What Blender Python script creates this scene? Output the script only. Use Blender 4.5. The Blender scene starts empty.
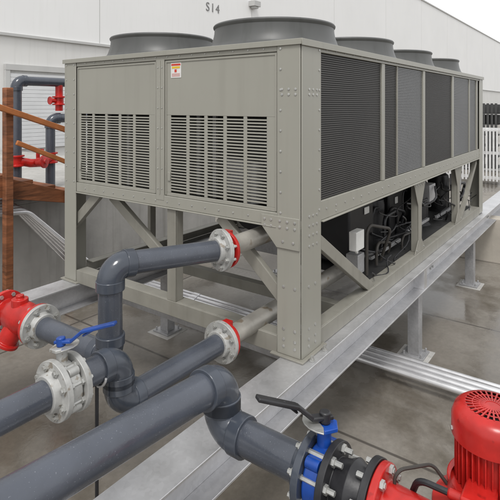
import bpy, bmesh, math, random
from mathutils import Vector, Matrix
random.seed(7)
V=Vector
scene=bpy.context.scene
# ------------------------------------------------------------------ materials
def mat(name, col, rough=.5, metal=0., var=.12, scale=6., bump=0., bscale=40., detail=4., col2=None, stretch=None, spec=.5, rvar=.1, spots=None, streak=0.):
    m=bpy.data.materials.new(name); m.use_nodes=True
    nt=m.node_tree; N=nt.nodes; L=nt.links
    b=N['Principled BSDF']
    b.inputs['Metallic'].default_value=metal
    b.inputs['Specular IOR Level'].default_value=spec
    tc=N.new('ShaderNodeTexCoord'); mp=N.new('ShaderNodeMapping')
    L.new(tc.outputs['Object'],mp.inputs['Vector'])
    if stretch: mp.inputs['Scale'].default_value=stretch
    n=N.new('ShaderNodeTexNoise'); n.inputs['Scale'].default_value=scale; n.inputs['Detail'].default_value=detail; n.inputs['Roughness'].default_value=.6
    L.new(mp.outputs[0],n.inputs['Vector'])
    r=N.new('ShaderNodeValToRGB'); r.color_ramp.elements[0].position=.3; r.color_ramp.elements[1].position=.7
    c2=col2 if col2 else tuple(c*(1-var*1.6) for c in col)
    r.color_ramp.elements[0].color=(*c2,1); r.color_ramp.elements[1].color=(*[min(1,c*(1+var*.5)) for c in col],1)
    L.new(n.outputs['Fac'],r.inputs['Fac'])
    out=r.outputs['Color']
    if spots:
        n3=N.new('ShaderNodeTexNoise'); n3.inputs['Scale'].default_value=spots[0]; n3.inputs['Detail'].default_value=2
        L.new(tc.outputs['Object'],n3.inputs['Vector'])
        r3=N.new('ShaderNodeValToRGB'); r3.color_ramp.elements[0].position=spots[1]; r3.color_ramp.elements[1].position=spots[1]+.06
        L.new(n3.outputs['Fac'],r3.inputs['Fac'])
        mx=N.new('ShaderNodeMix'); mx.data_type='RGBA'
        L.new(r3.outputs['Color'],mx.inputs['Factor']); L.new(out,mx.inputs['A']); mx.inputs['B'].default_value=(*spots[2],1)
        out=mx.outputs['Result']
    if streak>0:
        mp2=N.new('ShaderNodeMapping'); mp2.inputs['Scale'].default_value=(9,9,.5); L.new(tc.outputs['Object'],mp2.inputs['Vector'])
        n4=N.new('ShaderNodeTexNoise'); n4.inputs['Scale'].default_value=1.5; n4.inputs['Detail'].default_value=4; L.new(mp2.outputs[0],n4.inputs['Vector'])
        r4=N.new('ShaderNodeValToRGB'); r4.color_ramp.elements[0].position=.52; r4.color_ramp.elements[1].position=.72
        r4.color_ramp.elements[0].color=(1,1,1,1); r4.color_ramp.elements[1].color=(1-streak,1-streak,1-streak*1.1,1); L.new(n4.outputs['Fac'],r4.inputs['Fac'])
        mx=N.new('ShaderNodeMix'); mx.data_type='RGBA'; mx.blend_type='MULTIPLY'; mx.inputs['Factor'].default_value=1
        L.new(out,mx.inputs['A']); L.new(r4.outputs['Color'],mx.inputs['B']); out=mx.outputs['Result']
    L.new(out,b.inputs['Base Color'])
    mr=N.new('ShaderNodeMapRange'); mr.inputs['To Min'].default_value=max(.02,rough-rvar); mr.inputs['To Max'].default_value=min(1,rough+rvar)
    L.new(n.outputs['Fac'],mr.inputs['Value']); L.new(mr.outputs[0],b.inputs['Roughness'])
    if bump>0:
        nb=N.new('ShaderNodeTexNoise'); nb.inputs['Scale'].default_value=bscale; nb.inputs['Detail'].default_value=2
        L.new(tc.outputs['Object'],nb.inputs['Vector'])
        bp=N.new('ShaderNodeBump'); bp.inputs['Strength'].default_value=bump; bp.inputs['Distance'].default_value=.01
        L.new(nb.outputs['Fac'],bp.inputs['Height']); L.new(bp.outputs[0],b.inputs['Normal'])
    return m
def galv(name, base=.5, rough=.42, metal=.75, vs=60):
    m=bpy.data.materials.new(name); m.use_nodes=True
    nt=m.node_tree; N=nt.nodes; L=nt.links; b=N['Principled BSDF']
    b.inputs['Metallic'].default_value=metal
    tc=N.new('ShaderNodeTexCoord')
    v=N.new('ShaderNodeTexVoronoi'); v.inputs['Scale'].default_value=vs; L.new(tc.outputs['Object'],v.inputs['Vector'])
    n=N.new('ShaderNodeTexNoise'); n.inputs['Scale'].default_value=5; n.inputs['Detail'].default_value=6; L.new(tc.outputs['Object'],n.inputs['Vector'])
    a=N.new('ShaderNodeSeparateColor'); L.new(v.outputs['Color'],a.inputs[0])
    m1=N.new('ShaderNodeMath'); m1.operation='MULTIPLY_ADD'; L.new(a.outputs[0],m1.inputs[0]); m1.inputs[1].default_value=.06; m1.inputs[2].default_value=base-.16
    m2=N.new('ShaderNodeMath'); m2.operation='MULTIPLY_ADD'; L.new(n.outputs['Fac'],m2.inputs[0]); m2.inputs[1].default_value=.34; L.new(m1.outputs[0],m2.inputs[2])
    cc=N.new('ShaderNodeCombineColor')
    L.new(m2.outputs[0],cc.inputs[0]); L.new(m2.outputs[0],cc.inputs[1])
    m3=N.new('ShaderNodeMath'); m3.operation='MULTIPLY'; m3.inputs[1].default_value=1.02; L.new(m2.outputs[0],m3.inputs[0]); L.new(m3.outputs[0],cc.inputs[2])
    L.new(cc.outputs[0],b.inputs['Base Color'])
    mr=N.new('ShaderNodeMapRange'); mr.inputs['To Min'].default_value=rough-.12; mr.inputs['To Max'].default_value=rough+.15
    L.new(n.outputs['Fac'],mr.inputs['Value']); L.new(mr.outputs[0],b.inputs['Roughness'])
    return m
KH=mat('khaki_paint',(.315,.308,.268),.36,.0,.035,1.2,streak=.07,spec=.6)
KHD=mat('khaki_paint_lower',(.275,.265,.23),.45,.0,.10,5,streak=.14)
FAN=mat('fan_shroud_paint',(.085,.087,.085),.42,.0,.12,3,streak=.2)
GAL=galv('galvanised_steel',.58)
GALD=galv('galvanised_dull',.38,.55,.6)
COND=galv('conduit_steel',.74,.32,.7,20)
PVC=mat('pvc_grey',(.074,.083,.104),.22,0,.18,4,bump=.05,bscale=120,spots=(230,.68,(.16,.17,.20)),spec=.6)
PVCF=mat('pvc_fitting',(.058,.068,.088),.2,0,.15,7,bump=.04,bscale=90,spec=.6)
FLG=mat('flange_light',(.47,.47,.455),.45,.2,.18,14,bump=.1,spots=(30,.60,(.27,.24,.20)))
STUB=mat('steel_stub',(.46,.44,.40),.42,.45,.2,6,bump=.06,spots=(12,.6,(.30,.25,.19)))
RED=mat('red_paint',(.54,.020,.016),.27,0,.3,6,bump=.05,spots=(25,.68,(.30,.012,.01)))
BLU=mat('blue_paint',(.012,.07,.36),.3,0,.2,12)
BLUH=mat('blue_handle',(.01,.06,.3),.35,0,.2,12)
BLK=mat('black_iron',(.022,.022,.025),.4,.0,.3,10,bump=.1)
BLKR=mat('black_jacket',(.014,.014,.016),.5,0,.3,8,bump=.25,bscale=12)
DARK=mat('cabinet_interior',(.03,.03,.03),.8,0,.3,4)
COILD=mat('coil_fins_dark',(.070,.067,.065),.5,.2,.15,2.5)
COILB=mat('coil_back_dark',(.028,.028,.028),.6,.2,.2,3)
COILL=mat('coil_fins_sheen',(.25,.255,.26),.45,.3,.10,2.5)  # same fins, angled reflection painted in as paler grey
COILLB=mat('coil_back_sheen',(.13,.13,.135),.6,.2,.1,3)
WHT=mat('white_plastic',(.72,.72,.70),.5,0,.08,8)
YEL=mat('label_yellow',(.75,.5,.03),.5,0,.05,8)
REDL=mat('label_red',(.6,.05,.03),.5,0,.05,8)
BOLT=mat('zinc_bolt',(.52,.52,.50),.35,.6,.15,30)
COP=mat('insulated_line',(.05,.045,.04),.5,.1,.15,10)
WOOD=mat('timber',(.27,.10,.042),.65,0,.4,4,bump=.2,bscale=25,stretch=(1,1,6))
RAIL=mat('handrail_timber',(.46,.16,.05),.55,0,.2,5)
WALL=mat('building_paint',(.81,.81,.805),.8,0,.02,.4,streak=.03)
WALL2=mat('building_paint_lower',(.68,.675,.66),.8,0,.04,.5,streak=.06)
TRIM=mat('building_trim',(.5,.5,.49),.7,0,.05,2)
DOOR=mat('roller_door_paint',(.66,.67,.68),.55,0,.05,2)
SIGN=mat('sign_grey',(.22,.22,.22),.6,0,.05,2)
CONC=mat('concrete_cast',(.44,.43,.41),.85,0,.16,1.6,bump=.15,bscale=30,streak=.2)
CONCT=mat('concrete_tan',(.50,.46,.40),.85,0,.12,2.2,bump=.15,bscale=30,streak=.15)
FBLK=mat('fence_black',(.06,.06,.06),.6,0,.1,5)
FWHT=mat('fence_white',(.72,.72,.72),.6,0,.1,5)

def ground_mat():
    m=bpy.data.materials.new('concrete_slab'); m.use_nodes=True
    nt=m.node_tree; N=nt.nodes; L=nt.links; b=N['Principled BSDF']
    tc=N.new('ShaderNodeTexCoord')
    def noise(s,d=6,rg=.6,dist=0):
        n=N.new('ShaderNodeTexNoise'); n.inputs['Scale'].default_value=s; n.inputs['Detail'].default_value=d; n.inputs['Roughness'].default_value=rg; n.inputs['Distortion'].default_value=dist
        L.new(tc.outputs['Object'],n.inputs['Vector']); return n
    def ramp(src,p0,p1,c0,c1):
        r=N.new('ShaderNodeValToRGB'); e=r.color_ramp.elements; e[0].position=p0; e[1].position=p1; e[0].color=(*c0,1); e[1].color=(*c1,1); L.new(src,r.inputs['Fac']); return r
    big=ramp(noise(.45,7,.62,.4).outputs['Fac'],.36,.62,(.175,.157,.134),(.275,.253,.222))
    fine=ramp(noise(22,6,.75).outputs['Fac'],.3,.7,(.82,.82,.82),(1.1,1.1,1.1))
    def mixm(a,b_,t='MULTIPLY',f=1.):
        x=N.new('ShaderNodeMix'); x.data_type='RGBA'; x.blend_type=t; x.inputs['Factor'].default_value=f
        L.new(a,x.inputs['A']); L.new(b_,x.inputs['B']); return x.outputs['Result']
    c=mixm(big.outputs[0],fine.outputs[0])
    wetn=noise(.95,6,.58,.35)
    st=ramp(wetn.outputs['Fac'],.46,.58,(1,1,1),(.62,.60,.57))
    c=mixm(c,st.outputs[0])
    sp=N.new('ShaderNodeSeparateXYZ'); L.new(tc.outputs['Object'],sp.inputs[0])
    def joint(o,period,off,w):
        a=N.new('ShaderNodeMath'); a.operation='ADD'; a.inputs[1].default_value=off+100*period; L.new(sp.outputs[o],a.inputs[0])
        f=N.new('ShaderNodeMath'); f.operation='PINGPONG'; f.inputs[1].default_value=period/2; L.new(a.outputs[0],f.inputs[0])
        g=N.new('ShaderNodeMapRange'); g.inputs['From Min'].default_value=w; g.inputs['From Max'].default_value=w*1.9; g.inputs['To Min'].default_value=1; g.inputs['To Max'].default_value=0; L.new(f.outputs[0],g.inputs['Value']); return g
    j1=joint(0,2.3,1.5,.008); j2=joint(1,2.6,.75,.008)
    mx=N.new('ShaderNodeMath'); mx.operation='MAXIMUM'; L.new(j1.outputs[0],mx.inputs[0]); L.new(j2.outputs[0],mx.inputs[1])
    mk=N.new('ShaderNodeMath'); mk.operation='MULTIPLY'; mk.inputs[1].default_value=.85; L.new(mx.outputs[0],mk.inputs[0])
    jm=N.new('ShaderNodeMix'); jm.data_type='RGBA'; L.new(mk.outputs[0],jm.inputs['Factor']); L.new(c,jm.inputs['A']); jm.inputs['B'].default_value=(.06,.052,.045,1)
    L.new(jm.outputs['Result'],b.inputs['Base Color'])
    ro=ramp(wetn.outputs['Fac'],.43,.57,(.5,)*3,(.10,)*3); L.new(ro.outputs[0],b.inputs['Roughness'])
    bp=N.new('ShaderNodeBump'); bp.inputs['Strength'].default_value=.10; bp.inputs['Distance'].default_value=.004
    L.new(noise(50,2).outputs['Fac'],bp.inputs['Height']); L.new(bp.outputs[0],b.inputs['Normal'])
    return m
GROUND=ground_mat()

# ------------------------------------------------------------------ builders
def frame(d):
    d=V(d).normalized(); a=V((0,0,1)) if abs(d.z)<.9 else V((1,0,0))
    u=d.cross(a).normalized(); v=u.cross(d).normalized()
    return d,u,v
class Part:
    def __init__(s,name,mat,bevel=0.): s.name=name; s.mat=mat; s.bm=bmesh.new(); s.bevel=bevel
    def box(s,x0,x1,y0,y1,z0,z1):
        vs=[s.bm.verts.new(p) for p in ((x0,y0,z0),(x1,y0,z0),(x1,y1,z0),(x0,y1,z0),(x0,y0,z1),(x1,y0,z1),(x1,y1,z1),(x0,y1,z1))]
        for f in ((3,2,1,0),(4,5,6,7),(0,1,5,4),(1,2,6,5),(2,3,7,6),(3,0,4,7)): s.bm.faces.new([vs[i] for i in f])
        return s
    def bar(s,p0,p1,w,h,up=(0,0,1)):
        p0=V(p0);p1=V(p1);d=(p1-p0).normalized();u=d.cross(V(up)).normalized();v=u.cross(d).normalized()
        vs=[]
        for p in (p0,p1):
            for a,b in ((-1,-1),(1,-1),(1,1),(-1,1)): vs.append(s.bm.verts.new(p+u*(a*w/2)+v*(b*h/2)))
        for f in ((3,2,1,0),(4,5,6,7),(0,1,5,4),(1,2,6,5),(2,3,7,6),(3,0,4,7)): s.bm.faces.new([vs[i] for i in f])
        return s
    def poly(s,pts,thick):
        t=V(thick); a=[s.bm.verts.new(V(p)) for p in pts]; b=[s.bm.verts.new(V(p)+t) for p in pts]
        n=len(pts); s.bm.faces.new(a); s.bm.faces.new(b[::-1])
        for i in range(n): s.bm.faces.new((a[i],b[i],b[(i+1)%n],a[(i+1)%n]))
        return s
    def lathe(s,c,axis,prof,seg=40):
        d,u,v=frame(axis); c=V(c); rings=[]
        for t,r in prof:
            if r<1e-6: rings.append([s.bm.verts.new(c+d*t)]); continue
            rings.append([s.bm.verts.new(c+d*t+(u*math.cos(2*math.pi*i/seg)+v*math.sin(2*math.pi*i/seg))*r) for i in range(seg)])
        for a,b in zip(rings,rings[1:]):
            if len(a)==1 and len(b)==1: continue
            for i in range(seg):
                j=(i+1)%seg
                if len(a)==1: s.bm.faces.new((a[0],b[i],b[j]))
                elif len(b)==1: s.bm.faces.new((a[i],a[j],b[0]))
                else: s.bm.faces.new((a[i],a[j],b[j],b[i]))
        return s
    def cyl(s,p0,p1,r,seg=24):
        p0=V(p0);p1=V(p1); L=(p1-p0).length
        return s.lathe(p0,p1-p0,[(0,0),(0,r),(L,r),(L,0)],seg)
    def sweep(s,pts,r,seg=28,caps=True):
        pts=[V(p) for p in pts]; n=len(pts); rings=[]; d=(pts[1]-pts[0]).normalized(); _,u,v=frame(d)
        for i,p in enumerate(pts):
            if i==0: t=(pts[1]-pts[0]).normalized()
            elif i==n-1: t=(pts[-1]-pts[-2]).normalized()
            else: t=((pts[i+1]-p).normalized()+(p-pts[i-1]).normalized()).normalized()
            u=(u-t*u.dot(t)).normalized(); v=t.cross(u)
            rings.append([s.bm.verts.new(p+(u*math.cos(2*math.pi*k/seg)+v*math.sin(2*math.pi*k/seg))*r) for k in range(seg)])
        for a,b in zip(rings,rings[1:]):
            for i in range(seg): s.bm.faces.new((a[i],a[(i+1)%seg],b[(i+1)%seg],b[i]))
        if caps: s.bm.faces.new(rings[0][::-1]); s.bm.faces.new(rings[-1])
        return s
    def bolts(s,c,axis,R,n,t0,t1,r=.009,off=0.):
        d,u,v=frame(axis); c=V(c)
        for i in range(n):
            a=2*math.pi*(i+off)/n; q=c+(u*math.cos(a)+v*math.sin(a))*R
            s.cyl(q+d*t0,q+d*t1,r,6)
        return s
def make(name,parts,tag=None):
    e=bpy.data.objects.new(name,None); scene.collection.objects.link(e); e.empty_display_size=.2
    for p in parts:
        bmesh.ops.recalc_face_normals(p.bm,faces=p.bm.faces)
        me=bpy.data.meshes.new(p.name); p.bm.to_mesh(me); p.bm.free()
        me.materials.append(p.mat)
        me.polygons.foreach_set('use_smooth',[True]*len(me.polygons)); me.set_sharp_from_angle(angle=math.radians(32))
        o=bpy.data.objects.new(p.name,me); scene.collection.objects.link(o); o.parent=e
        if p.bevel>0:
            b=o.modifiers.new('bevel','BEVEL'); b.width=p.bevel; b.segments=2; b.limit_method='ANGLE'; b.angle_limit=math.radians(40); b.harden_normals=False
    return e
def single(p):
    bmesh.ops.recalc_face_normals(p.bm,faces=p.bm.faces)
    me=bpy.data.meshes.new(p.name); p.bm.to_mesh(me); p.bm.free(); me.materials.append(p.mat)
    o=bpy.data.objects.new(p.name,me); scene.collection.objects.link(o)
    if p.bevel>0:
        b=o.modifiers.new('bevel','BEVEL'); b.width=p.bevel; b.segments=2
    return o
def fillet(pts,R,n=10):
    pts=[V(p) for p in pts]; out=[pts[0]]; arcs=[]
    for i in range(1,len(pts)-1):
        a=(pts[i-1]-pts[i]).normalized(); b=(pts[i+1]-pts[i]).normalized(); ang=a.angle(b)
        t=R/math.tan(ang/2); c=pts[i]+(a+b).normalized()*(R/math.sin(ang/2))
        s=pts[i]+a*t; e=pts[i]+b*t; vs=s-c; ve=e-c; th=vs.angle(ve); ax=vs.cross(ve).normalized(); arc=[]
        for k in range(n+1): arc.append(c+Matrix.Rotation(th*k/n,3,ax)@vs)
        out+=arc; arcs.append((arc,a,b))
    out.append(pts[-1]); return out,arcs
R0=.057
def pvc_run(name,pts,R=.075,r=R0,extra=()):
    path,arcs=fillet(pts,R)
    p=Part('pipe',PVC); p.sweep(path,r)
    f=Part('elbow_fittings',PVCF,.0025)
    for arc,a,b in arcs:
        h=r*.62
        f.sweep([arc[0]+a*.004]+arc[1:-1]+[arc[-1]+b*.004],r*1.13)
        f.sweep([arc[0]-a*.012,arc[0]+a*h],r*1.2); f.sweep([arc[-1]-b*.012,arc[-1]+b*h],r*1.2)
    return [p,f]

# ------------------------------------------------------------------ chiller
X0,X1,Y0,Y1=2.41,7.2,1.41,3.66
ZB,ZC,ZT=.80,1.56,2.61
P=[]
fr=Part('cabinet_frame',KH,.003)
t=.008
fr.box(X0-t,X0,Y0,Y0+.155,ZB+.012,ZT-.012); fr.box(X0,X0+.225,Y0-t,Y0,ZB+.012,ZT-.012)
fr.box(X0-t-.001,X0-.001,Y1-.155,Y1,ZB+.012,ZT-.012); fr.box(X0,X0+.2,Y1,Y1+t,ZB+.012,ZT-.012)
fr.box(X1,X1+t,Y0,Y0+.155,ZB+.012,ZT-.012); fr.box(X1-.2,X1,Y0-t,Y0,ZB+.012,ZT-.012)
fr.box(X1,X1+t,Y1-.155,Y1,ZB+.012,ZT-.012); fr.box(X1-.2,X1,Y1,Y1+t,ZB+.012,ZT-.012)
fr.box(X0-.006,X0+.01,2.495,2.575,ZC+.02,ZT-.05)
fr.box(X0-.012,X0-.006,2.532,2.538,ZC+.06,ZT-.06)
fr.box(X0-.004,X0+.05,Y0+.157,Y1-.157,ZC-.02,ZC+.055)
fr.box(X0-.004,X0+.05,Y0+.157,Y1-.157,ZT-.06,ZT-.012)
fr.box(X0+.227,X1-.202,Y0-.004,Y0+.05,1.55,1.665); fr.box(X0+.227,X1-.202,Y0-.004,Y0+.05,2.555,ZT-.012)
fr.box(X0+.202,X1-.202,Y1-.05,Y1+.004,1.55,1.665); fr.box(X0+.202,X1-.202,Y1-.05,Y1+.004,2.555,ZT-.012)
for x in (3.61,4.62,5.65,6.84): fr.box(x,x+.06,Y0-.006,Y0+.05,1.667,2.553); fr.box(x,x+.06,Y1-.05,Y1+.006,1.667,2.553)
fr.box(6.45,6.48,Y0-.004,Y0+.03,1.667,2.553)
P.append(fr)
lip=Part('lower_ledge',KH,.002)
lip.box(X0-.02,X0+.02,Y0+.157,Y1-.157,ZC-.028,ZC-.021); lip.box(X0+.23,X1-.21,Y0-.022,Y0+.02,1.541,1.549)
P.append(lip)
roof=Part('roof',KH,.003)
roof.box(X0-.016,X1+.016,Y0-.016,Y1+.016,ZT-.011,ZT+.004)
roof.box(X0-.02,X1+.02,Y0-.02,Y0-.016,ZT-.035,ZT+.004); roof.box(X0-.02,X0-.016,Y0-.015,Y1+.016,ZT-.03,ZT+.004)
P.append(roof)
pan=Part('end_panels',KH,.002); gr=Part('end_grille_slats',KH); 
def door(ya,yb,ga,gb,z0,z1,gz0,gz1,ncol):
    x=X0+.004; xt=.010
    pan.box(x,x+xt,ya,yb,z0,gz0); pan.box(x,x+xt,ya,yb,gz1,z1)
    pan.box(x,x+xt,ya,ga,gz0+.0001,gz1-.0001); pan.box(x,x+xt,gb,yb,gz0+.0001,gz1-.0001)
    for k in range(1,ncol):
        y=ga+(gb-ga)*k/ncol; pan.box(x,x+xt,y-.013,y+.013,gz0+.0001,gz1-.0001)
    n=27
    for k in range(1,n):
        z=gz0+(gz1-gz0)*k/n; gr.box(x+.001,x+.007,ga,gb,z-.0048,z+.0048)
door(Y0+.157,2.493,1.645,2.44,ZC+.057,ZT-.062,1.64,2.17,5)
door(2.577,Y1-.157,2.655,3.455,ZC+.057,ZT-.062,1.64,2.17,5)
P+= [pan,gr]
ed=Part('door_edge_trim',KH,.0015)
for ya,yb in ((Y0+.162,2.488),(2.582,Y1-.162)):
    ed.box(X0-.001,X0+.003,ya,ya+.012,ZC+.062,ZT-.067); ed.box(X0-.001,X0+.003,yb-.012,yb,ZC+.062,ZT-.067)
    ed.box(X0-.001,X0+.003,ya+.0125,yb-.0125,ZT-.079,ZT-.067)
    ed.box(X0-.004,X0+.003,yb-.05,yb-.025,1.72,1.78)
P.append(ed)
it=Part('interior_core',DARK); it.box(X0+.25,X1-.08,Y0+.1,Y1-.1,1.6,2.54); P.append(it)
fl=Part('interior_light_panel',GALD); fl.box(X0+.18,X0+.2,1.72,2.1,1.66,1.88); fl.cyl((X0+.12,1.82,1.63),(X0+.12,1.82,1.88),.07)
for yy in (2.2,2.35,2.8,3.1,3.35): fl.box(X0+.2,X0+.22,yy,yy+.03,1.6,2.3)
P.append(fl)
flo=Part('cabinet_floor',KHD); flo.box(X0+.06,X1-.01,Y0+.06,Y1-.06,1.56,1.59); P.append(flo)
bk=Part('rear_panels',KH); bk.box(X1-.004,X1+.004,Y0+.157,Y1-.157,ZC,ZT-.012); P.append(bk)
cd=Part('coil_fins',COILD); cb=Part('coil_back',COILB); cl=Part('sheen_coil_fins',COILL); clb=Part('sheen_coil_back',COILLB)  # cl, clb: ordinary coil modules with the fin reflection put into their colour
def coil(xa,xb,light,y=Y0,sg=1):
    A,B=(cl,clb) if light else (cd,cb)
    B.box(xa,xb,min(y+sg*.014,y+sg*.03),max(y+sg*.014,y+sg*.03),1.667,2.553)
    n=66
    for k in range(n):
        z=1.670+(2.550-1.670)*(k+.5)/n
        A.box(xa,xb,min(y+sg*.007,y+sg*.0135),max(y+sg*.007,y+sg*.0135),z-.0038,z+.0038)
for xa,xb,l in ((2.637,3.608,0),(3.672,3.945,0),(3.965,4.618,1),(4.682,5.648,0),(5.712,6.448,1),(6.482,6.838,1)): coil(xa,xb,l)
for xa,xb in ((2.612,3.608),(3.672,4.618),(4.682,5.648),(5.712,6.838)): coil(xa,xb,0,Y1,-1)
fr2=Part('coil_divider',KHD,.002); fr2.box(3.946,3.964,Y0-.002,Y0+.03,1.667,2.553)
P+=[cd,cb,cl,clb,fr2]
bo=Part('panel_bolts',BOLT)
def dotx(y,z,x=X0-t,r=.0075): bo.lathe((x,y,z),(-1,0,0),[(0,r),(.003,r),(.005,0)],8)
def doty(x,z,y=Y0-t,r=.0075): bo.lathe((x,y,z),(0,-1,0),[(0,r),(.003,r),(.005,0)],8)
for k in range(9):
    z=1.62+k*.118
    dotx(Y0+.13,z); doty(X0+.2,z)
    dotx(Y1-.025,z)
    dotx(Y1-.13,z,X0-t-.001)
for z in (1.49,1.43,2.3,2.33):
    for a in (.03,.075,.12): dotx(Y0+a,z,r=.008); doty(X0+.05+a,z,r=.008)
for z in (1.60,1.545):
    for a in (.03,.075,.12): doty(X0+.05+a,z,r=.008)
for z in (1.2,.9,.86,.96): 
    for a in (.035,.11): dotx(Y0+a,z,r=.009); doty(X0+.04+a,z,r=.009)
y=Y0+.25
while y<Y1-.2:
    dotx(y,ZC+.015,X0-.004,.006); dotx(y,ZT-.04,X0-.004,.005); y+=.115
x=X0+.3
while x<X1-.2:
    doty(x,1.61,Y0-.004,.007); doty(x,1.575,Y0-.004,.006) if int(x*10)%4==0 else None; doty(x,2.575,Y0-.004,.005); x+=.13
for yy in (2.515,2.555):
    for k in range(7): dotx(yy,1.66+k*.14,X0-.006,.005)
P.append(bo)
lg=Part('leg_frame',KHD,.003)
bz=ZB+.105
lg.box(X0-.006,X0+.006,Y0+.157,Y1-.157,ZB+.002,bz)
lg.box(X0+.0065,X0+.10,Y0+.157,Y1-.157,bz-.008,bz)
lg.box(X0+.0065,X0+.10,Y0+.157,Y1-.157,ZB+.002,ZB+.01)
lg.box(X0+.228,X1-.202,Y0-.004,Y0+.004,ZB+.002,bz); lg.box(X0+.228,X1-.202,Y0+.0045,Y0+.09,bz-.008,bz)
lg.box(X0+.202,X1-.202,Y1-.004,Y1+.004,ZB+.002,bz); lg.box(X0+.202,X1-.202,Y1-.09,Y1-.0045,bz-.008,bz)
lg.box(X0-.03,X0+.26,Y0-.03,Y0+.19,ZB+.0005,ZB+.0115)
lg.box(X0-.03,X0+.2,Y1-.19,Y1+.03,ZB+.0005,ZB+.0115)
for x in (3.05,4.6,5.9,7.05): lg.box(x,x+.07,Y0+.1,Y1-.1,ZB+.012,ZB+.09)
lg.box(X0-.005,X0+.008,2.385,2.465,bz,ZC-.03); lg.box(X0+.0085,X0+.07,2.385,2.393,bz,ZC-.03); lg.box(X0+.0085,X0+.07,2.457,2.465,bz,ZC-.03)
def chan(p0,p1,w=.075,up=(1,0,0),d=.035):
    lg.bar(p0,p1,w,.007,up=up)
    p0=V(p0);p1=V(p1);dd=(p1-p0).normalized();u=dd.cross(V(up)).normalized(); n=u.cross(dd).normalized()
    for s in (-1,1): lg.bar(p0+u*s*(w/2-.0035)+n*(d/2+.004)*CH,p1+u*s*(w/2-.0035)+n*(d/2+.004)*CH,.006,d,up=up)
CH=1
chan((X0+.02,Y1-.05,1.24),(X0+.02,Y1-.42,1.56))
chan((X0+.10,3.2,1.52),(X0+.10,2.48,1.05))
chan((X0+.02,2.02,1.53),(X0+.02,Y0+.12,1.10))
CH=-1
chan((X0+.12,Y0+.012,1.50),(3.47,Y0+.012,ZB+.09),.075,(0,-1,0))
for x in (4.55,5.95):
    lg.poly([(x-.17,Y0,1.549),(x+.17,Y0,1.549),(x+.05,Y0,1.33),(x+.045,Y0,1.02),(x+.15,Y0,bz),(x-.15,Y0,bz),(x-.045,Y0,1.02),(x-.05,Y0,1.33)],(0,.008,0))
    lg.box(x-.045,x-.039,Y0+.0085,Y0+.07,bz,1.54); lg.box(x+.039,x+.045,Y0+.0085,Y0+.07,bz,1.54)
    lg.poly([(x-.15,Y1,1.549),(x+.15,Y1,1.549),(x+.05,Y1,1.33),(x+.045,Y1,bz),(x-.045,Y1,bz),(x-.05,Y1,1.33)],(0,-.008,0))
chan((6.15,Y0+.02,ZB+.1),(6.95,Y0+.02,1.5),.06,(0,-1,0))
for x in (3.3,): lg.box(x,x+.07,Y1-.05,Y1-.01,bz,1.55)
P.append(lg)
gp=Part('corner_gussets',KH,.002)
gp.poly([(X0-.017,Y0+.002,1.42),(X0-.017,Y0+.153,1.42),(X0-.017,Y0+.26,1.535),(X0-.017,Y0+.26,1.60),(X0-.017,Y0+.002,1.60)],(.0085,0,0))
P.append(gp)
b2=Part('gusset_bolts',BOLT)
for yy in (.03,.08,.13,.19,.235):
    for z in (1.575,1.54): b2.lathe((X0-.017,Y0+yy,z),(-1,0,0),[(0,.008),(.004,.008),(.006,0)],8)
for yy in (.04,.11): b2.lathe((X0-.017,Y0+yy,1.46),(-1,0,0),[(0,.008),(.004,.008),(.006,0)],8)
for x in (4.55,5.95):
    for a in (-.12,-.06,0,.06,.12): b2.lathe((x+a,Y0,1.515),(0,-1,0),[(0,.009),(.005,.009),(.007,0)],8)
    for a in (-.1,.1): b2.lathe((x+a,Y0,bz+.03),(0,-1,0),[(0,.009),(.005,.009),(.007,0)],8)
P.append(b2)
fs=Part('fan_shrouds',FAN); fg=Part('fan_guards',BLK)
for x in (2.97,4.12,5.27,6.42):
    for yy in (1.96,3.10):
        fs.lathe((x,yy,ZT+.003),(0,0,1),[(0,.485),(.012,.485),(.02,.470),(.045,.452),(.09,.436),(.13,.428),(.155,.426),(.166,.434),(.176,.436),(.185,.430),(.188,.42),(.175,.408),(.05,.40),(.0,.40)],64)
        for r in (.1,.18,.26,.34,.40):
            fg.sweep([(x+r*math.cos(a*math.pi/16),yy+r*math.sin(a*math.pi/16),ZT+.175) for a in range(33)],.003,5,False)
        for a in range(8): fg.bar((x+.05*math.cos(a*math.pi/4),yy+.05*math.sin(a*math.pi/4),ZT+.17),(x+.41*math.cos(a*math.pi/4),yy+.41*math.sin(a*math.pi/4),ZT+.17),.008,.004)
        fg.cyl((x,yy,ZT+.02),(x,yy,ZT+.15),.11,24)
P+=[fs,fg]
lb=Part('warning_label',WHT); lb.box(X0+.0015,X0+.0038,2.34,2.435,2.425,2.525); P.append(lb)
lb2=Part('warning_label_stripe',YEL); lb2.box(X0+.0003,X0+.0014,2.35,2.425,2.488,2.502); P.append(lb2)
lb3=Part('warning_label_red',REDL); lb3.box(X0+.0003,X0+.0014,2.38,2.40,2.462,2.482); lb3.box(X0+.0003,X0+.0014,2.345,2.43,2.507,2.520)
for k in range(4): lb3.box(X0+.0003,X0+.0014,2.35,2.425,2.434+k*.006,2.4355+k*.006)
P.append(lb3)
cp=Part('compressors',BLKR,.02); cj=Part('compressor_domes',BLK); bx=Part('junction_boxes',WHT,.005); ho=Part('refrigerant_hoses',BLK); cu=Part('refrigerant_lines',COP); gy=Part('grey_boxes',GALD,.004)
cp.box(3.72,4.22,1.72,2.25,.93,1.50)
cp.box(4.95,5.4,1.85,2.4,.93,1.40)
cp.box(5.6,6.9,2.2,2.8,.93,1.52); cp.box(4.3,4.9,2.3,2.7,.93,1.5)
dp=Part('under_shade_sheet',DARK); dp.box(3.62,6.98,Y0+.095,2.25,ZB+.091,ZB+.1); P.append(dp)  # dark sheet added to stand in for the shade under the unit
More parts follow.
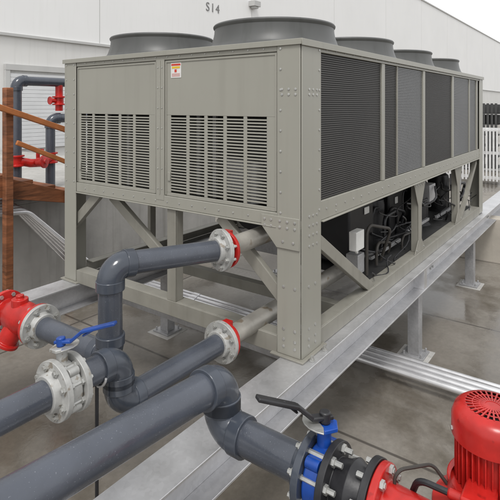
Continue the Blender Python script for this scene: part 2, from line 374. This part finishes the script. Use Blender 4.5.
for x,yy,h in ((4.72,1.95,1.35),(5.65,1.8,1.42),(6.1,2.0,1.38),(6.55,1.8,1.40)):
    cj.lathe((x,yy,.9),(0,0,1),[(0,0),(0,.16),(.03,.13),(h-1.0,.13),(h-.95,.12),(h-.91,.07),(h-.9,0)],28)
bx.box(3.36,3.50,1.50,1.56,1.17,1.31)
bx.cyl((3.43,1.53,1.14),(3.43,1.53,1.17),.012,10)
bx.box(4.0,4.1,1.71,1.718,1.3,1.36); bx.box(5.1,5.18,1.84,1.848,1.2,1.27)
gy.box(5.15,5.35,1.5,1.62,1.25,1.42); gy.box(3.5,3.62,1.55,1.65,.95,1.1); gy.box(6.3,6.45,1.5,1.6,1.2,1.4)
for i in range(16):
    x=3.4+random.random()*3.4; yy=1.5+random.random()*.4; L_=.25+random.random()*.6; h=random.uniform(1.0,1.45)
    pts=[(x,yy,.92),(x,yy,h),(x+L_,yy+random.uniform(-.05,.1),h-random.uniform(0,.15)),(x+L_,yy+.05,.92)]
    q,_=fillet(pts,.07,6); (ho if i%5 else cu).sweep(q,random.choice((.010,.013,.018)),10)
for i in range(22):
    x=3.5+random.random()*3.1; L_=random.uniform(.4,1.1); zc=random.uniform(.95,1.4); sg=random.uniform(.03,.2); yy=random.uniform(1.46,1.7)
    q=[(x+L_*k/14,yy+.03*math.sin(k*.8+i),zc-sg*math.sin(math.pi*k/14)) for k in range(15)]
    ho.sweep(q,random.choice((.005,.007,.010)),7)
for x,zz in ((3.9,.97),(4.8,1.0),(5.8,.96)):
    gy.bar((x,1.62,zz),(x+.7,1.62,zz),.03,.03)
ev=Part('evaporator_barrel',BLKR); ev.lathe((3.9,2.85,1.22),(1,0,0),[(0,0),(0,.2),(2.8,.2),(2.8,0)],36)
P+=[cp,cj,bx,ho,cu,gy,ev]
st=Part('water_stubs',STUB)
st.cyl((2.175,1.75,1.435),(4.0,1.75,1.435),.055,32); st.cyl((2.175,1.75,.925),(3.6,1.75,.925),.055,32)
P.append(st)
rc=Part('grooved_couplings',RED,.002)
for z in (1.435,.925):
    rc.lathe((2.20,1.75,z),(-1,0,0),[(0,.056),(0,.07),(.008,.078),(.03,.080),(.042,.106),(.062,.106),(.062,.058)],40)
    rc.box(2.152,2.195,1.725,1.775,z+.074,z+.1); rc.box(2.152,2.195,1.725,1.775,z-.1,z-.074)
P.append(rc)
make('air_cooled_chiller',P)

# ------------------------------------------------------------------ steel support frame
def ibeam(p,x0,x1,yc,w,zt,h):
    p.box(x0,x1,yc-w/2,yc+w/2,zt-.012,zt); p.box(x0,x1,yc-w/2,yc+w/2,zt-h,zt-h+.012); p.box(x0,x1,yc-.005,yc+.005,zt-h+.0121,zt-.0121)
b=Part('main_beam',GAL,.002); ibeam(b,-.4,9.2,1.43,.2,ZB,.2)
b2=Part('rear_beam',GAL,.002); ibeam(b2,.6,8.0,3.56,.2,ZB,.2)
cx=Part('cross_beams',GALD,.002)
for x in (2.6,4.4,6.6): cx.box(x,x+.1,1.54,3.455,ZB-.15,ZB-.012)
ps=Part('posts',GALD,.002)
def post(x,y):
    ps.box(x-.05,x+.05,y-.05,y+.05,.02,ZB-.201); ps.box(x-.1,x+.1,y-.1,y+.1,.004,.0199)
    for a in (-1,1):
        for c in (-1,1): ps.cyl((x+a*.075,y+c*.075,.02),(x+a*.075,y+c*.075,.05),.009,6)
for x in (.2,4.46,6.6,8.8): post(x,1.43)
for x in (.9,3.48,5.6,7.7): post(x,3.56)
gr_=Part('grout_pads',CONC,.004)
for x,y in ((.2,1.43),(4.46,1.43),(6.6,1.43),(8.8,1.43),(.9,3.56),(3.48,3.56),(5.6,3.56),(7.7,3.56)): gr_.box(x-.14,x+.14,y-.14,y+.14,-.01,.0035)
bb=Part('beam_bolts',BOLT)
for x in (2.45,2.60):
    bb.cyl((x,1.36,ZB+.001),(x,1.36,ZB+.012),.016,6); bb.cyl((x,1.36,ZB+.012),(x,1.36,ZB+.03),.009,10)
for x in (.75,.82,4.9,4.97,7.6,7.67):
    for z in (.66,.74): bb.cyl((x,1.412,z),(x,1.4248,z),.012,6)
ang=Part('beam_splice',GAL,.001); ang.box(4.42,4.50,1.335,1.4249,ZB-.187,ZB-.0125); ang.box(.68,.89,1.418,1.4249,.63,.77)
make('steel_support_frame',[b,b2,cx,ps,gr_,bb,ang])

# ------------------------------------------------------------------ pipes, flanges, valves
def flange_parts(c,d,R=.1145,n=8,mat_=FLG,th=.024,name='flange',two=False,hub=True):
    f=Part(name,mat_,.002); c=V(c); d=V(d).normalized()
    f.lathe(c,d,[(0,R0*.9),(0,R),(th,R),(th,R0*1.35),(th+.03,R0*1.22),(th+.03,R0*.9)] if hub else [(0,R0*.9),(0,R),(th,R),(th,R0*.9)],48)
    bo=Part(name+'_bolts',BOLT); bo.bolts(c,d,R*.8,n,-.03,th+.016,.0085,.5); bo.bolts(c,d,R*.8,n,-.012,th+.008,.0145,.5)
    return [f,bo]
pa=(2.13,1.75,1.435); pe=(1.51,1.93,1.475)
d=V(pe)-V(pa)
parts=pvc_run('x',[V(pa),V(pe),(1.51,1.93,1.04),(1.51,2.52,1.03)])
parts+=flange_parts(V(pa)+V((0.003,0,0)),d,name='chiller_flange')
parts+=flange_parts((1.51,2.535,1.03),(0,-1,0),name='strainer_flange')
make('pvc_supply_pipe',parts)
parts=pvc_run('x',[(2.13,1.75,.925),(1.415,1.75,.93),(1.415,1.75,1.125),(1.19,1.75,1.13)])
parts+=flange_parts((2.133,1.75,.925),(-1,0,0),name='chiller_flange')
parts+=flange_parts((1.175,1.75,1.13),(1,0,0),name='valve_flange')
make('pvc_return_pipe',parts)
path=[(1.09,1.75,1.13),(-.9,1.75,1.14),(-.9,1.75,.03)]
parts=pvc_run('x',path)+flange_parts((1.115,1.75,1.13),(-1,0,0),name='valve_flange')
make('pvc_return_pipe',parts)
def bvalve(c,d,neck,hdir,mat_body,mat_h,L=.26,bolts=True,nl=.14,lift=.035):
    c=V(c); d=V(d).normalized(); nk=V(neck).normalized(); hd=V(hdir).normalized()
    q=[]
    bd=Part('valve_body',mat_body,.002); bd.lathe(c-d*.026,d,[(0,.05),(0,.088),(.006,.095),(.046,.095),(.052,.088),(.052,.05)],40)
    bd.cyl(c+nk*.08,c+nk*nl,.022,20); bd.cyl(c+nk*nl,c+nk*(nl+.012),.045,6)
    bd.cyl(c-nk*.11,c-nk*.085,.02,16)
    for s in (-1,1):
        for k in (-1,1):
            u=nk.cross(d); p=c+(nk*s+u*k).normalized()*.092; bd.cyl(p-d*.022,p+d*.022,.018,12)
    q.append(bd)
    hn=Part('notch_plate',BOLT,.001); pt=c+nk*(nl+.0125); side=hd.cross(nk)
    arc=[pt+hd*.02+side*.03]+[pt+(hd*math.cos(a)+side*math.sin(a))*.07 for a in [math.radians(60-20*i) for i in range(7)]]+[pt+hd*.02-side*.03]
    hn.poly(arc,nk*.004); q.append(hn)
    h=Part('lever_handle',mat_h,.004)
    p0=pt+nk*.018-hd*.025
    sec=[p0,p0+hd*.07,p0+hd*.12+nk*(.02+lift*.25),p0+hd*L+nk*lift]
    for i,(a,bq) in enumerate(zip(sec,sec[1:])): h.bar(a,bq+(bq-a).normalized()*.004,.028+.004*(i==2),.013,up=nk)
    h.bar(sec[2]-nk*.018,sec[3]-nk*.016-hd*.08,.012,.008,up=nk)
    h.cyl(pt,pt+nk*.035,.018,12)
    q.append(h); return q
make('butterfly_valve',bvalve((1.145,1.75,1.13),(1,0,0),(0,.12,1),(.45,-.9,.12),FLG,BLUH,.26,lift=.06))
parts=pvc_run('x',[(-.9,1.12,.03),(-.9,1.12,1.43),(1.36,1.12,1.265),(1.36,1.12,1.10),(1.36,.76,1.10)])
parts+=flange_parts((1.36,.745,1.10),(0,1,0),name='valve_flange',mat_=PVCF)[:1]
bo=Part('valve_flange_bolts',BOLT); bo.bolts((1.36,.745,1.10),(0,1,0),.092,8,-.11,.045,.008,.5); bo.bolts((1.36,.745,1.10),(0,1,0),.092,8,.024,.034,.013,.5); parts.append(bo)
make('pvc_pump_pipe',parts)
make('butterfly_valve',bvalve((1.36,.718,1.10),(0,1,0),(.08,0,1),(-.80,.55,.1),BLU,BLK,.25,lift=.075,nl=.145))
parts=[]
f=Part('rubber_coupling',BLK,.002); f.lathe((1.36,.69,1.10),(0,-1,0),[(0,.05),(0,.112),(.022,.112),(.024,.07),(.05,.075),(.075,.088),(.10,.075),(.122,.07),(.124,.112),(.146,.112),(.146,.05)],44)
parts.append(f); bo=Part('coupling_bolts',BOLT); bo.bolts((1.36,.69,1.10),(0,-1,0),.092,8,.022,.032,.014,.5); bo.bolts((1.36,.69,1.10),(0,-1,0),.092,8,.10,.185,.008,.5); bo.bolts((1.36,.69,1.10),(0,-1,0),.092,8,.171,.181,.014,.5); parts.append(bo)
make('flexible_pipe_connector',parts)
PX,PY=1.52,.27
pr=Part('pump_casing',RED,.004)
pr.lathe((1.36,.543,1.10),(0,-1,0),[(0,.05),(0,.108),(.024,.108),(.026,.066),(.14,.062),(.2,.075),(.2,0)],40)
pr.lathe((PX-.04,PY,1.10),(0,0,1),[(-.16,0),(-.16,.09),(-.11,.15),(.03,.15),(.06,.11),(.10,.10)],40)
pr.lathe((PX,PY,1.10),(0,0,1),[(.05,.12),(.085,.12),(.085,.06)],40)
mo=Part('motor_body',RED,.002); mo.lathe((PX,PY,1.18),(0,0,1),[(0,0),(0,.085),(.13,.085),(.13,0)],40)
for k in range(36):
    a=2*math.pi*k/36; mo.bar((PX+.083*math.cos(a),PY+.083*math.sin(a),1.185),(PX+.083*math.cos(a),PY+.083*math.sin(a),1.305),.004,.034,up=(math.cos(a),math.sin(a),0))
fc=Part('motor_fan_cover',RED); fc.lathe((PX,PY,1.31),(0,0,1),[(-.004,.09),(0,.108),(.05,.108),(.072,.100),(.084,.085),(.088,.07)],48)
fc.lathe((PX,PY,1.31),(0,0,1),[(.088,.0),(.088,.022),(.086,.022)],24)
for k in range(28):
    a=2*math.pi*k/28; fc.bar((PX+.02*math.cos(a),PY+.02*math.sin(a),1.397),(PX+.072*math.cos(a),PY+.072*math.sin(a),1.397),.0045,.004)
for r in (.035,.053): fc.sweep([(PX+r*math.cos(a*math.pi/16),PY+r*math.sin(a*math.pi/16),1.397) for a in range(33)],.002,5,False)
cs=Part('cover_screws',BOLT)
for k in range(4):
    a=2*math.pi*(k+.3)/4; q=V((PX,PY,1.325)); dd=V((math.cos(a),math.sin(a),0)); cs.cyl(q+dd*.107,q+dd*.112,.007,8)
fd=Part('motor_fan_hollow',DARK); fd.cyl((PX,PY,1.312),(PX,PY,1.375),.088,32)
tb=Part('terminal_box',RED,.006); tb.box(PX-.165,PX-.075,PY-.03,PY+.05,1.15,1.225); tb.cyl((PX-.12,PY+.05,1.19),(PX-.12,PY+.09,1.19),.014,12)
pd=Part('pedestal',BLK,.004); pd.cyl((PX-.04,PY,.02),(PX-.04,PY,.95),.05,24); pd.box(PX-.2,PX+.12,PY-.16,PY+.16,.003,.02)
tu=Part('gauge_tubes',COP); q,_=fillet([(1.38,.5,1.15),(1.38,.5,1.20),(1.47,.42,1.20),(1.47,.36,1.14)],.03,5); tu.sweep(q,.005,8)
hs=Part('power_cable',BLK); q,_=fillet([(PX-.12,PY+.08,1.19),(PX-.12,PY+.17,1.19),(PX-.05,PY+.24,1.0),(PX-.05,PY+.3,.02)],.04,5); hs.sweep(q,.009,10)
make('inline_pump',[pr,mo,fc,fd,cs,tb,pd,tu,hs])
sr=Part('strainer_body',RED,.003)
sr.lathe((1.51,2.535,1.03),(0,1,0),[(0,.05),(0,.112),(.026,.112),(.03,.07),(.08,.066),(.13,.088),(.24,.092),(.30,.07),(.34,.066),(.345,.112),(.371,.112),(.371,.05)],44)
sr.lathe((1.50,2.72,1.03),(-.35,.3,-.85),[(0,.06),(.14,.055),(.142,.072),(.16,.072),(.165,0)],30)
sr.lathe((1.50,2.72,1.03),(0,0,1),[(0,.05),(.11,.045),(.11,.022),(.13,.022),(.13,0)],24)
bo=Part('strainer_bolts',BOLT); bo.bolts((1.51,2.9,1.03),(0,1,0),.092,8,-.03,.05,.012,.5); bo.bolts((1.51,2.535,1.03),(0,1,0),.092,8,.02,.045,.013,.5)
make('pipe_strainer',[sr,bo])
make('pvc_supply_pipe',pvc_run('x',[(1.51,2.91,1.03),(1.51,3.9,1.03),(.6,3.9,1.03)]))
def stand(x,y,z):
    p=Part('rod',BLK); p.cyl((x,y,.01),(x,y,z-.06),.008,10); p.box(x-.06,x+.06,y-.06,y+.06,.003,.012)
    c=Part('saddle',GAL,.001); c.sweep([(x,y+.062*math.sin(math.radians(a)),z-.062*math.cos(math.radians(a))) for a in range(-80,81,16)],.006,6)
    make('pipe_stand',[p,c])
stand(1.30,1.75,1.12)
stand(.4,1.12,1.33); stand(.3,1.75,1.12)
s=Part('strut_channel',GAL,.001)
s.box(.95,.99,1.0,2.0,.74,.745)
s.box(.95,.953,1.0,2.0,.70,.74); s.box(.987,.99,1.0,2.0,.70,.74)
s.box(.955,.985,1.0,1.03,.003,.699); s.box(.955,.985,1.97,2.0,.003,.699)
make('strut_support',[s])

# ------------------------------------------------------------------ conduits
c=Part('conduits',COND); 
for i in range(4):
    x=3.88+i*.075; c.sweep([(x,-6,.12),(x,4.9,.12)],.025 if i<3 else .018,16)
    for y in (-2.9,.5,3.6): c.cyl((x,y+i*.03,.12),(x,y+.09+i*.03,.12),.030 if i<3 else .023,16)
cc=Part('conduit_struts',GALD,.002)
for y in (-4,-2,.2,2.4,4.4): cc.box(3.80,4.18,y-.02,y+.02,.004,.094)
make('ground_conduit_run',[c,cc])
c=Part('conduits',COND)
for i in range(5):
    o=i*.085; q,_=fillet([(2.5,5.34-o*.3,1.2-o*.3),(2.8+o*.4,5.32-o*.5,1.19-o*.35),(3.42+o*.3,5.2-o*.9,.42),(3.9,5.05-o,.12),(7.4,5.05-o,.12)],.14,6); c.sweep(q,.026,14)
c2=Part('conduit_clamps',GALD); c2.box(4.6,4.64,4.6,5.15,.004,.09); c2.box(6.6,6.64,4.6,5.15,.004,.09); c2.box(2.52,2.56,5.2,5.39,1.0,1.3)
make('wall_conduit_run',[c,c2])
c=Part('conduit',COND); c.sweep([(-2,2.6,.03),(2.2,2.6,.03)],.02,14); c.sweep([(-2,2.68,.03),(2.2,2.68,.03)],.02,14); make('ground_conduit_run',[c])

# ------------------------------------------------------------------ dock, timber stairs, background pipework
dk=Part('dock_slab',CONC,.015); dk.box(-6,6.4,5.4,11.97,-.02,1.12)
dk2=Part('dock_edge',CONC,.01); dk2.box(-6,6.42,5.37,5.6,1.1205,1.17)
make('concrete_loading_dock',[dk,dk2])
w=Part('posts',WOOD,.006); w.box(2.62,2.70,5.02,5.10,.003,2.42); w.box(3.34,3.41,5.02,5.09,.003,1.95); w.box(2.66,2.75,5.85,5.94,1.171,1.35)
tr_=Part('treads',WOOD,.005); 
for i in range(5):
    zt=1.60-i*.09; xs=2.15+i*.27
    tr_.box(xs,xs+.29,5.13,6.0,zt-.04,zt)
    tr_.box(xs+.262,xs+.28,5.14,5.99,zt-.089,zt-.041)
sr_=Part('stringer',WOOD,.005)
sr_.poly([(2.15,5.102,1.56),(2.42,5.102,1.56),(3.48,5.102,1.21),(3.48,5.102,1.08),(2.15,5.102,1.38)],(0,.026,0))
rl=Part('handrail',RAIL,.006); rl.bar((2.2,4.985,2.33),(3.46,4.985,1.90),.05,.06); rl.bar((2.72,5.0,1.85),(3.40,5.0,1.55),.03,.05)
make('timber_staircase',[w,tr_,sr_,rl])
parts=pvc_run('x',[(3.33,6.12,1.15),(3.33,6.12,2.55),(4.6,6.12,2.55),(4.6,6.12,1.15)],.09,.062)
parts+=pvc_run('x',[(3.80,6.12,1.15),(3.80,6.12,2.06),(4.6,5.95,2.06)],.09,.062)
make('header_pipework',parts)
rv=Part('valve_body',RED,.002)
rv.lathe((3.93,6.12,2.36),(0,0,-1),[(0,.05),(0,.09),(.02,.09),(.022,.06),(.10,.06),(.102,.09),(.12,.09),(.12,.05)],30)
rv.lathe((3.93,6.12,2.30),(-1,0,0),[(0,.03),(.13,.03),(.13,.055),(.142,.055),(.142,0)],20)
rv.cyl((3.93,6.12,2.16),(3.93,6.12,2.52),.05,20)
make('pipe_valve',[rv])
rv=Part('valve_body',RED,.002)
for x in (3.33,3.80):
    rv.lathe((x,6.12,1.46),(0,0,1),[(0,.05),(0,.095),(.02,.095),(.022,.07),(.12,.07),(.122,.095),(.142,.095),(.142,.05)],30)
rv.lathe((3.55,6.0,1.50),(.4,-.9,.1),[(0,.06),(.08,.06),(.08,.085),(.10,.085),(.11,.04),(.13,.035),(.13,0)],20)
rv.sweep([(3.37,6.1,1.52),(3.48,6.06,1.49),(3.62,6.06,1.48),(3.77,6.1,1.52)],.055,18)
rv.cyl((3.58,6.05,1.48),(3.58,6.05,1.66),.025,14); rv.lathe((3.58,6.05,1.64),(0,0,1),[(0,.07),(.012,.075),(.024,.07)],20)
make('pipe_valve',[rv])

# ------------------------------------------------------------------ building
YW=12.
B=Part('upper_wall',WALL); B.box(-25,78,YW,YW+12,4.02,10.4)
B2=Part('lower_wall',WALL2); B2.box(-25,78,YW+.03,YW+11.9,-.1,4.0)
tr=Part('parapet_trim',TRIM,.01); tr.box(-25.05,78.05,YW-.06,YW+12.05,10.401,10.5)
tr.box(-25,78,YW-.05,YW+.02,3.94,4.019)
jn=Part('wall_reveals',TRIM)
for k in range(-3,11):
    x=1.5+k*7.5; jn.box(x,x+.02,YW-.003,YW+.01,4.03,10.39)
rd=Part('roller_door',DOOR,.004)
z=1.13
while z<3.0: rd.box(6.35,9.4,YW-.04,YW+.028,z,z+.095); z+=.1
rd2=Part('roller_door_frame',TRIM,.004); rd2.box(6.22,6.34,YW-.06,YW+.028,1.121,3.1); rd2.box(9.41,9.53,YW-.06,YW+.028,1.121,3.1); rd2.box(6.22,9.53,YW-.07,YW+.028,3.101,3.25)
rd3=Part('roller_door_far',DOOR,.004)
for xx in (22,32,42,52):
    z=1.1
    while z<3.9: rd3.box(xx,xx+3,YW-.04,YW+.028,z,z+.18); z+=.2
lt=Part('wall_light',TRIM,.01); lt.box(16.3,16.75,YW-.3,YW-.001,6.28,6.5); lt.box(16.4,16.65,YW-.25,YW-.05,6.2,6.279)
bld=make('warehouse_building',[B,B2,tr,jn,rd,rd2,rd3,lt])
tcv=bpy.data.curves.new('unit_number','FONT'); tcv.body='S14'; tcv.size=.46; tcv.space_character=1.25; tcv.extrude=.008; tcv.materials.append(SIGN)
to=bpy.data.objects.new('unit_number',tcv); scene.collection.objects.link(to); to.location=(13.65,YW-.01,5.70); to.rotation_euler=(math.pi/2,0,0); to.parent=bld

# ------------------------------------------------------------------ right background
lw=Part('low_concrete_wall',CONCT,.012); lw.box(7.75,7.98,-4,1.9,-.02,.62); o=single(lw)
fb=Part('pickets',FWHT); 
for k in range(95): fb.box(15.2,15.23,-4+k*.09,-3.955+k*.09,.1,1.55)
fb.box(15.231,15.27,-4.2,4.5,.15,.23); fb.box(15.231,15.27,-4.2,4.5,.85,.93); fb.box(15.231,15.27,-4.2,4.5,1.5,1.6)
fr_=Part('posts',FWHT)
for k in range(6): fr_.box(15.272,15.34,-4+k*1.6,-3.93+k*1.6,0,1.66)
make('metal_fence',[fb,fr_])
cr=Part('crates',FBLK,.01); 
for i,(y,h) in enumerate(((1.9,2.3),(3.1,2.2),(4.3,2.3))):
    for k in range(6):
        z0=k*h/6; cr.box(18.2,19.3,y,y+1.1,z0+.10,z0+.13)
        for j in range(9): cr.box(18.2,18.24,y+j*.125,y+j*.125+.08,z0+.131,z0+h/6+.098)
        if k>3: cr.box(18.6,19.3,y+.05,y+1.05,z0+.131,z0+h/6+.06)
make('stacked_crates',[cr])

g=Part('ground',GROUND); g.box(-150,300,-200,200,-.3,0); single(g)

# ------------------------------------------------------------------ light
sd=V((-.75,-.40,1.35)).normalized(); el=math.asin(sd.z); az=math.atan2(sd.x,sd.y)
w=bpy.data.worlds.new('World'); scene.world=w; w.use_nodes=True
N=w.node_tree.nodes; L=w.node_tree.links; bg=N['Background']
sky=N.new('ShaderNodeTexSky'); sky.sky_type='NISHITA'; sky.sun_disc=False; sky.sun_elevation=el; sky.sun_rotation=az; sky.dust_density=4; sky.air_density=1.5
hs=N.new('ShaderNodeHueSaturation'); hs.inputs['Saturation'].default_value=.15; L.new(sky.outputs[0],hs.inputs['Color'])
mx=N.new('ShaderNodeMix'); mx.data_type='RGBA'; mx.inputs['Factor'].default_value=.65; L.new(hs.outputs[0],mx.inputs['A']); mx.inputs['B'].default_value=(9.0,9.05,9.1,1)
L.new(mx.outputs['Result'],bg.inputs['Color']); bg.inputs['Strength'].default_value=.145
sl=bpy.data.lights.new('sun','SUN'); sl.energy=1.5; sl.angle=math.radians(14); sl.color=(1,.975,.94)
so=bpy.data.objects.new('sun',sl); scene.collection.objects.link(so); so.rotation_euler=(-sd).to_track_quat('-Z','Y').to_euler()

# ------------------------------------------------------------------ camera
cam=bpy.data.cameras.new('camera'); co=bpy.data.objects.new('camera',cam); scene.collection.objects.link(co)
cam.sensor_width=36; cam.lens=35.64; cam.shift_y=-.29; cam.clip_start=.05; cam.clip_end=1000
co.location=(0,0,2.24); a=math.radians(36.2)
co.rotation_euler=V((math.cos(a),math.sin(a),0)).to_track_quat('-Z','Y').to_euler()
scene.camera=co
scene.view_settings.view_transform='Standard'; scene.view_settings.look='None'; scene.view_settings.exposure=0
